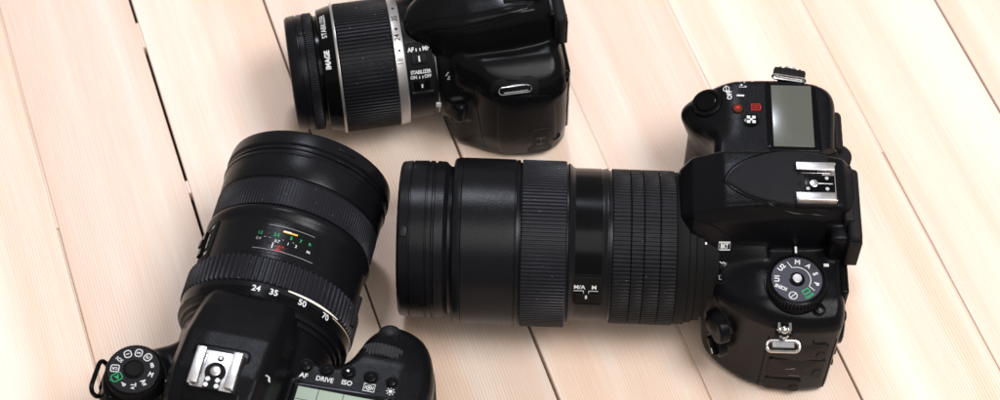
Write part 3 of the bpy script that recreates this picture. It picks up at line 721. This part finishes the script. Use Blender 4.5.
    # eyecup and rear
    mb = MB(); rbox(mb, (-26.8, 0, 80), (6.5, 44, 23), 'rubber', 3.0, None, 4)
    for k in range(3): rbox(mb, (-26.8, 17.6+k*1.5, 80-k*.6), (6.9, .8, 19), 'rubber', .35)
    mb.build('eyecup', root)
    mb = MB(); rbox(mb, (-23.5, -2, 80), (6, 38, 20), 'shell_semi', 2); mb.build('viewfinder_housing', root)
    mb = MB(); rbox(mb, (-28.2, -8, 36), (4, 84, 52), 'shell_semi', 1.5)
    for k in range(3): lathe(mb, [(0,3),(1.0,3),(1.5,2.4),(1.5,.01)], 'gloss', fr_dir((-27.6,36,60-k*14), (-1,.3,0)), 24)
    mb.build('rear_panel', root)
    # controls on the hidden right shoulder
    f = fr_dir((8,-48,72), ZU); mb = MB(); ribbed(mb, 0, 7, 11, .5, 48, 'rubber', f, .5, .55); lathe(mb, [(7,10.5),(7.5,10),(7.4,.01)], 'discdark', f, 48); mb.build('mode_dial', root)
    button(root, (36,-64,70), 5.2, bv, 'gloss', 1.6, 'shutter_button')
    return root

# =================================================================== CAMERA C (lower left)
def camera_left():
    root = thing('dslr_camera', -128.71, 414.7, 1.36391,
                 'black camera cut off by the lower edge, wide lens pointing up, AF DRIVE ISO buttons', 'camera')
    out = catmull([(60.5,-68),(59,-76),(54.5,-83.5),(45,-89),(30,-93),(10,-92),(-12,-88),(-22,-80),(-24,-60),(-24,0),(-22,40),(-17,54),(-8,59.5),(3,58.5),(12,54),(19,46.5),(25,38.5),(30,32),(34,26),(37,15),(37,-15),(34,-28),(30.5,-38),(30.5,-46),(35,-51.5),(43,-54),(51,-56),(57.5,-60.5)], 5)
    mb = MB()
    stack(mb, out, [(0, 3), (2.5, .8), (6, 0), (66, 0), (70.5, 1.4), (74, 4.5)])
    loft_x(mb, [(56,54,20,70,18,78,13,-1.5), (52.5,54,25,75,21.5,86,16,-1.5), (45,54,28,78,24,91.5,17.5,-1.5), (36,54,30,80,25,95.5,18.5,-1.5), (20,54,30,83,26,100,19.5,-.8), (0,54,30,84,26,101.5,19.5), (-14,54,29,84,25,100,18.5), (-27,54,27,79,22,92,16)])
    lathe(mb, [(18, 38), (41, 38), (44, 36.5), (44, 10)], 'shell', frame((0,-2.5,50),(0,0,1),(0,1,0),(1,0,0)), 72, True)
    lathe(mb, [(55, 16.5), (74, 16.5), (76, 15.4)], 'shell', fr_dir((1.4, 42.4, 0), ZU), 48, True)
    def deform(c):
        x, y, z = c[:, 0], c[:, 1], c[:, 2]
        t = sm(z, 50, 73)*(z < 90)
        dr = 9*sm(x, 32, 60)*sm(-y, 44, 56) + 3.5*sm(-y, 76, 92) + 7*sm(x, 14, 34)*sm(y, 24, 36)
        return np.c_[x, y, z-dr*t]
    body, bv = bake_remesh(mb, 'body', root, 'shell', .8, 16, deform)
    Z = 50; LF = lens_fr(Z); n = 160
    mb = MB()
    lathe(mb, [(141.5,33),(142.2,39.5),(141.9,40.8),(141.2,41.6),(139.4,42.0),(134.2,42.3),(133.7,41.8),(133.2,41.1),(132.2,41.1),(131.8,41.8),(130.9,41.9),(130.5,41.2),(129.8,41.2),(129.4,42.0),(127.8,42.2),(127.2,41.7),(124,41.5),(116.2,41.2),(115.4,40.9),(114.9,40.2),(113.7,40.1)], 'barrel', LF, n)
    lathe(mb, [(98.6,40.2),(98.0,40.4),(97.6,41.3),(96.6,41.9),(94.8,42.0),(93.2,41.4),(91.6,40.6),(90.4,40.4),(69.6,40.6),(69.2,41.2),(68.2,41.2)], 'barrel', LF, n)
    lathe(mb, [(54.2,42.2),(53.8,42.6),(46.6,42.2),(46.1,41.2),(45.2,40.2),(43.4,40.0),(42.9,38.6),(40.8,38.4),(40.2,37.2),(37.5,37.0),(37.0,35.4),(33,35.2)], 'barrel', LF, n)
    lathe(mb, [(141.5,33),(131,32),(130,.1)], 'glass', LF, n)
    for ph in (-32, 148):
        for dx, w in ((137.6, 10), (131.2, 8)):
            f = Matrix.Translation((0, 42.0*math.sin(rad(ph)), Z+42.0*math.cos(rad(ph)))) @ Matrix.Rotation(rad(-ph), 4, 'X'); rbox(mb, (dx, 0, -.1), (1.6, w, 1.4), 'barrel', .4, f)
    # ring-edge highlight painted as a cream arc that runs on in gold
    def arc(x, w, p0, p1, mat, r=42.62, taper=False):
        vs = []; fs = []; k = 40
        for i in range(k+1):
            a = rad(p0+(p1-p0)*i/k); ww = w*(1 if not taper else .35+.65*math.sin(PI*min(1, i/k*.85+.1)))
            for s_ in (-.5, .5): vs.append((x+ww*s_, r*math.sin(a), Z+r*math.cos(a)))
        for i in range(k): fs.append((2*i, 2*i+1, 2*i+3, 2*i+2))
        mb.add(vs, fs, mat)
    lens = mb.build('lens', root)
    mb = MB(); ribbed(mb, 113.6, 98.7, 41.3, .65, 152, 'rib', LF, .4, .58); mb.build('focus_ring', lens)
    mb = MB(); ribbed(mb, 68.2, 54.3, 43.4, 1.15, 88, 'rib', LF, .7, .5)
    rbox(mb, (66, 0, 0), (17, 2.6, 2.8), 'rubber', .7, Matrix.Translation((0, 43.4*math.sin(rad(-80)), Z+43.4*math.cos(rad(-80)))) @ Matrix.Rotation(rad(80), 4, 'X'))
    mb.build('zoom_ring', lens)
    mb = MB(); r = 42.5
    cyl_panel(mb, 46.9, 53.9, -120, 60, 42.2, .25, Z, 'gloss', .2, 80)
    for s_, ph in (('24', -1), ('35', -12.5), ('50', -32), ('70', -51)): lay_cyl(mb, text_tris(s_, 4.3, .09), 'white', 50.4, ph, r, Z, 'ring', .16)
    arc(53.5, 1.15, -21, -62, 'cream', 42.85, True); arc(52.3, .55, -57, -112, 'gold', 42.85)
    mb.build('focal_length_scale', lens)
    # distance window
    mb = MB(); cyl_panel(mb, 70.6, 88.4, -34, 19, 40.5, .3, Z, 'barrel', .4, 24); cyl_panel(mb, 76.4, 86.0, -24, 2, 40.75, .25, Z, 'glass', .3, 20)
    r = 41.1; W = lambda t, m, x, ph, rot=0: lay_cyl(mb, ([(a*.95, b*.95) for a, b in t[0]], t[1]), m, x, ph, r, Z, 'ring', .12, rot)
    W(stroke_tris([(x, 0) for x in range(-12, 13, 2)], .26), 'grey', 86.6, -12); W(stroke_tris([(x, 0) for x in range(-15, 19, 2)], .26), 'grey', 73.0, -9); W(rect_tris(.22, 15), 'matte', 80, -32)
    W(rect_tris(7.5, .9), 'amber', 84.2, -11.5); W(rect_tris(4, .6), 'cream', 84.5, -9.5)
    W(text_tris('1.2', 2.6, .03, .8), 'green', 81.6, 12-3.5); W(text_tris('2.5', 2.6, .05), 'green', 81.6, -3); W(text_tris('5', 2.6, .05), 'green', 81.6, -13); W(text_tris('7', 2.6, .05), 'green', 81.6, -19.5); W(text_tris('ft', 2.4, .04), 'green', 81.8, -26)
    W(text_tris('0.4', 2.2, .03), 'grey', 78.4, 8.5); W(text_tris('0.7', 2.2, .03), 'white', 78.2, -4.5); W(text_tris('1', 2.2, .04), 'white', 78.2, -12); W(text_tris('2', 2.2, .04), 'white', 78.2, -17.5); W(text_tris('m', 2.6, .06), 'white', 77.8, -26.5)
    for ph in (4.5, 1, -8, -15): W(rect_tris(.9, .35), 'grey', 79.6, ph)
    W(rect_tris(.55, 3.2), 'white', 75.6, -2.2)
    W(text_tris('105 70', 1.7, .03, .8), 'red', 75.6, -7.5); W(text_tris('35', 1.8, .08), 'red', 73.8, -6.5); W(stroke_tris([(-3.4,-1.6),(3.4,-1.6)], .2), 'red', 74.9, -7)
    mb.build('distance_window', lens)
    # switch panel on the left flank of the lens
    mb = MB(); cyl_panel(mb, 70.8, 92, 50, 74, 40.5, .8, Z, 'matte')
    r = 41.5
    for x, t in ((88.5, 'AF'), (73.5, 'MF')): lay_cyl(mb, text_tris(t, 2.4, .05), 'white', x, 53.6, r, Z, 'ring', .12)
    lay_cyl(mb, text_tris('STABILIZER', 1.9, .05, .85), 'white', 81, 55.4, r, Z, 'axial', .12)
    cyl_panel(mb, 74.5, 87.5, 60, 67, r, 1.2, Z, 'gloss'); cyl_panel(mb, 79.5, 83, 60.6, 66.4, r+.6, 1.4, Z, 'shell')
    mb.build('focus_switch', lens)
    remap([lens]+list(lens.children), dy=-3)
    mb = MB(); lathe(mb, [(36.4,30.5),(37.4,31),(37.4,33.4),(36.4,33.9)], 'chrome', LF, 96); mb.build('mount_ring', root)
    mb = MB()
    drape_panel(mb, rrect(29, 27, 3, 4, -1.5, 0), 'shell_semi', (0,0,100), XU, YU, bv, .3, .5, ZU, (.9,.5)); mb.build('shoe_plinth', root)
    hot_shoe(root, 106, 'light', 101)
    mb = MB()
    drape_tube(mb, [(24,25,95),(10,26.5,95),(-6,26.4,95),(-22,24,95)], .3, 'gloss', bv, ZU, 0); mb.build('seam', root); mb = MB()
    drape_tube(mb, [(30,-27,95),(14,-28,95),(0,-27.8,95),(-20,-26,95)], .3, 'gloss', bv, ZU, 0)
    mb.build('seam', root)
    # status screen
    mb = MB(); zt = hit(bv, (2,-53,74), ZU)[0].z
    drape_panel(mb, rrect(34.6, 48, 2.2, 4, -1.2, -53.5), 'gloss', (0,0,74), XU, YU, bv, .4, .6, ZU, (.9,.6,.3)); mb.build('screen_frame', root)
    mb = MB(); rbox(mb, (-1.6, -53.2, zt+.5), (30, 41.5, .9), 'lcd', .2)
    o = (0, 0, zt+.95); T = lambda t, x, y: lay(mb, t, 'blackprint', (x, y, zt+.95), UT, VT, None, .06)
    T(rect_tris(41, .32), 6.8, -53.2); T(rect_tris(.32, 6.2), 10.1, -42.5); T(rect_tris(.32, 6.2), 10.1, -54.5)
    mb.build('status_screen', root)
    for x, y in ((24.6,-33.2),(24.6,-43.2),(25.2,-53.6),(24.8,-64.6),(24.2,-74.8)):
        ex = (lambda mb, q: lay(mb, dot_tris(.5), 'steel', q, UT, VT, None, .12)) if y == -53.6 else None
        button(root, (x, y, 74), 3.0 if y > -70 else 2.5, bv, 'shell_semi', 1.3, 'button', extra=ex, dome=.5)
    LM = Marks(root, bv, 74); L = lambda t, x, y, rot=0: LM(t, 'white', x, y, rot)
    L(text_tris('AF', 3.4, .06), 19.3, -33.5); L(text_tris('DRIVE', 3.4, .06, .92), 19.3, -43.6); L(text_tris('ISO', 3.4, .06), 19.7, -54.2)
    L(stroke_tris([(-2.6,-1.9),(2.6,-1.9),(2.6,1.9),(-2.6,1.9)], .42, True), 19.5, -65.0)
    L(stroke_tris(circ(1.15, 14), .4, True), 19.5, -65.0); L(dot_tris(.5), 19.5, -65.0)
    for s_ in (-1, 1): L(stroke_tris([(s_*1.8,-.9),(s_*1.8,.9)], .35), 19.5, -65.0)
    L(dot_tris(.85), 19.6, -75.2)
    for a in range(8): c, s_ = math.cos(a*PI/4), math.sin(a*PI/4); L(stroke_tris([(c*1.3, s_*1.3), (c*2.0, s_*2.0)], .45), 19.6, -75.2)
    L(text_tris('OFF', 3.6, .12), -9.8, 48.8)
    L(stroke_tris([(-1.4,.9),(0,-.6),(1.3,-.3),(1.7,-2.2)], .8), 5.2, -21.6)
    LM.done()
    # front wheel and shutter button
    mb = MB(); q = hit(bv, (40,-67,70), ZU)[0]
    drape_panel(mb, rrect(8.5, 19, 3.8, 5, 40, -66.8), 'matte', (0,0,70), XU, YU, bv, .1, .4, ZU, (.5,))
    f = frame((37.0, -66.8, q.z-8.2), YU, ZU, XU)
    ribbed(mb, 0, 6.2, 11.9, 1.1, 40, 'wheel', f, .7, .5, cap=True)
    mb.build('main_dial', root)
    button(root, (52.5,-66.6,66), 5.0, bv, 'shell', .8, 'shutter_button', dome=-.6)
    # mode dial
    C0 = (1.4, 42.4); zb = 76; f = frame((C0[0], C0[1], zb), UT, VT, UT.cross(VT))
    mb = MB(); lathe(mb, [(-3, 15), (.4, 15), (1.0, 14.4), (1.0, 13)], 'shell_semi', f, 64)
    ribbed(mb, 1, 7.6, 13.5, .5, 64, 'rubber', f, .5, .5); lathe(mb, [(7.6, 13.1), (8.2, 12.7), (8.4, 12.3), (8.3, 12.0)], 'gloss', f, 64); lathe(mb, [(8.3, 12.0), (8.3, .01)], 'discdark', f, 64)
    mdl = mb.build('mode_dial', root)
    mb = MB(); lathe(mb, [(8.2,5.0),(8.5,4.9),(8.5,4.3),(8.1,4.2)], 'gloss', f, 40); lathe(mb, [(8.1,4.0),(9.3,3.8),(9.6,3.3),(9.5,.01)], 'matte', f, 40); mb.build('lock_button', mdl)
    zt = zb+8.35; mb = MB(); r = 8.7
    def D(t, mat, ang, rr=r, rot=0):   # picture angle, counter-clockwise from picture right (local -Y)
        a = rad(ang-2); U = UT*math.cos(a)+VT*math.sin(a); V = -UT*math.sin(a)+VT*math.cos(a)
        lay(mb, t, mat, Vector((C0[0], C0[1], zt))+U*rr, U, V, None, .06, rot, ZU)
    for ang, s_ in ((-5,'M'),(-38,'Av'),(-72,'Tv'),(-105,'P'),(27,'B')): D(text_tris(s_, 3.4, .08, .9), 'white', ang)
    D(text_tris('A', 3.0, .1), 'green', -138, 8.2); D(stroke_tris(rrect(4.8,3.8,1,3), .4, True), 'green', -138, 8.4); D(stroke_tris([(-.7,0),(.7,0)], .4), 'green', -138, 11.2)
    D(stroke_tris(rrect(3.8,3.4,.6,2), .42, True), 'white', -170); D(text_tris('CA', 1.9, .06), 'white', -170)
    D(text_tris('SCN', 2.4, .05, .8), 'white', 157)
    for ang, s_ in ((127,'1'),(93,'2'),(60,'C')):
        D(stroke_tris(rrect(3.6,3.2,1.2,3), .45, True), 'white', ang); D(text_tris(s_, 2.2, .1), 'white', ang)
    mb.build('dial_lettering', mdl)
    mb = MB(); rbox(mb, (2.0, 26.6, 77.3), (1.0, 3.2, .5), 'white', .15); mb.build('index_mark', root)
    # strap loop
    mb = MB(); pts = [(x, 60.8+.35*y, 70+.95*y) for x, y in rrect(17, 8.6, 3.6, 5)]
    tube(mb, pts, 1.15, 'shell_semi', 10, True); rbox(mb, (0, 58.8, 66.0), (9, 4, 5), 'shell_semi', 1.2); mb.build('strap_ring', root)
    # grip skin
    mb = MB(); drape_panel(mb, [(p.x, p.y) for p in catmull([(-26,5),(0,4),(26,5),(27,30),(25,50),(0,52),(-24,50),(-27,30)], 4)], 'leather', (20,-92,0), XU, ZU, bv, .6, .8, -YU); mb.build('grip_skin', root)
    mb = MB(); rbox(mb, (-27, 0, 88), (8, 46, 24), 'rubber', 3, None, 4); mb.build('eyecup', root)
    mb = MB(); rbox(mb, (-25, 2, 36), (4, 96, 56), 'gloss', 1.5); mb.build('rear_screen', root)
    return root

camera_large(); camera_small(); camera_left()

# ------------------------------------------------------------------ the wooden tabletop
AZ = rad(-19.09)
edges = [-260.5, -187.8, -115.1, -42.2, 30.0, 102.5, 175.5, 248.1, 320.8, 394.0, 466.8, 539.5, 612, 685]
gaps = [1, 1, 1, 1.15, 1.6, 1.0, 1.4, 1.25, 1.15, 1.25, .85, .8, .8, .8]
mb = MB(); T0, T1 = -50, 1500
for i in range(len(edges)-1):
    a = edges[i]+gaps[i]/2; b = edges[i+1]-gaps[i+1]/2; e = .55 if gaps[i] > .5 else .3; e2 = .55 if gaps[i+1] > .5 else .3
    cs = [(a, -19), (a, -e), (a+e*.35, -e*.35), (a+e, 0), (b-e2, 0), (b-e2*.35, -e2*.35), (b, -e2), (b, -19)]
    nseg = 12; vs = []
    for k in range(nseg+1):
        t = T0+(T1-T0)*k/nseg
        for x, z in cs: vs.append((x, t, z))
    m = len(cs); fs = []
    for k in range(nseg):
        for j in range(m): l = (j+1) % m; fs.append((k*m+j, k*m+l, (k+1)*m+l, (k+1)*m+j))
    fs.append(tuple(range(m))); fs.append(tuple(nseg*m+j for j in range(m))[::-1])
    mb.add(vs, fs, 'wood')
def spline(x, t0, t1, w, z): # wooden tongues that show in the gaps
    rbox(mb, (x, (t0+t1)/2, z-4), (w, t1-t0, 8), 'wood', .25)
spline(30.0, 701, 719, 1.5, -.15); spline(30.0, 598, 606, 1.5, -.15)
for i, t in ((7, 455), (8, 402), (9, 500)):
    spline(edges[i], t, T1, gaps[i]-.02, -.5)
    if i != 8: spline(edges[i], T0, t, gaps[i]-.02, -1.3)
spline(-42.2, 600, 780, 1.1, -.9); spline(-42.2, T0, 600, 1.1, -2.2)
top = mb.build('tabletop', None, 25); top.rotation_euler = (0, 0, -AZ); top['kind'] = 'structure'
top['label'] = 'pale pine planks laid side by side with dark gaps'
mb = MB(); rbox(mb, (212, 725, -22), (960, 1560, 4), 'gap_shade_slab', 0); u = mb.build('gap_shade_slab', None); u.rotation_euler = (0, 0, -AZ); u['kind'] = 'structure'  # added slab: blocks world light from below, its dark colour stands for gap shade

# ------------------------------------------------------------------ camera
cam = bpy.data.cameras.new('render_camera'); co = bpy.data.objects.new('render_camera', cam); COL.objects.link(co)
co.location = (0, 0, .9124); co.rotation_euler = (rad(90-57.997), 0, 0)
cam.sensor_width = 36; cam.lens = 36*2000/1000; cam.dof.use_dof = True; cam.dof.focus_distance = .985; cam.dof.aperture_fstop = 11; cam.clip_start = .01; cam.clip_end = 20
sc.camera = co

# ------------------------------------------------------------------ light
w = bpy.data.worlds.new('World'); sc.world = w; w.use_nodes = True
bg = w.node_tree.nodes['Background']; bg.inputs[0].default_value = (1.0, .93, .87, 1); bg.inputs[1].default_value = .34
def area(name, loc, target, size, power, col=(1, 1, 1), sy=None):
    l = bpy.data.lights.new(name, 'AREA'); l.shape = 'RECTANGLE'; l.size = size; l.size_y = sy or size; l.energy = power; l.color = col
    o = bpy.data.objects.new(name, l); COL.objects.link(o); o.location = loc
    o.rotation_euler = (Vector(target)-Vector(loc)).to_track_quat('-Z', 'Y').to_euler(); return o
area('key_softbox', (.66, .20, 1.62), (.05, .54, 0), .72, 25, (.985, .985, 1), .60)
area('back_softbox', (-.10, 1.60, 1.70), (-.02, .55, 0), .24, 16, (.82, .87, 1), .20)
area('fill_softbox', (.10, -.20, 1.55), (.08, .42, 0), .9, 8.5, (1, .975, .955))

# ------------------------------------------------------------------ render settings
sc.render.engine = 'CYCLES'
sc.view_settings.view_transform = 'Standard'; sc.view_settings.look = 'None'; sc.view_settings.exposure = 0; sc.view_settings.gamma = 1
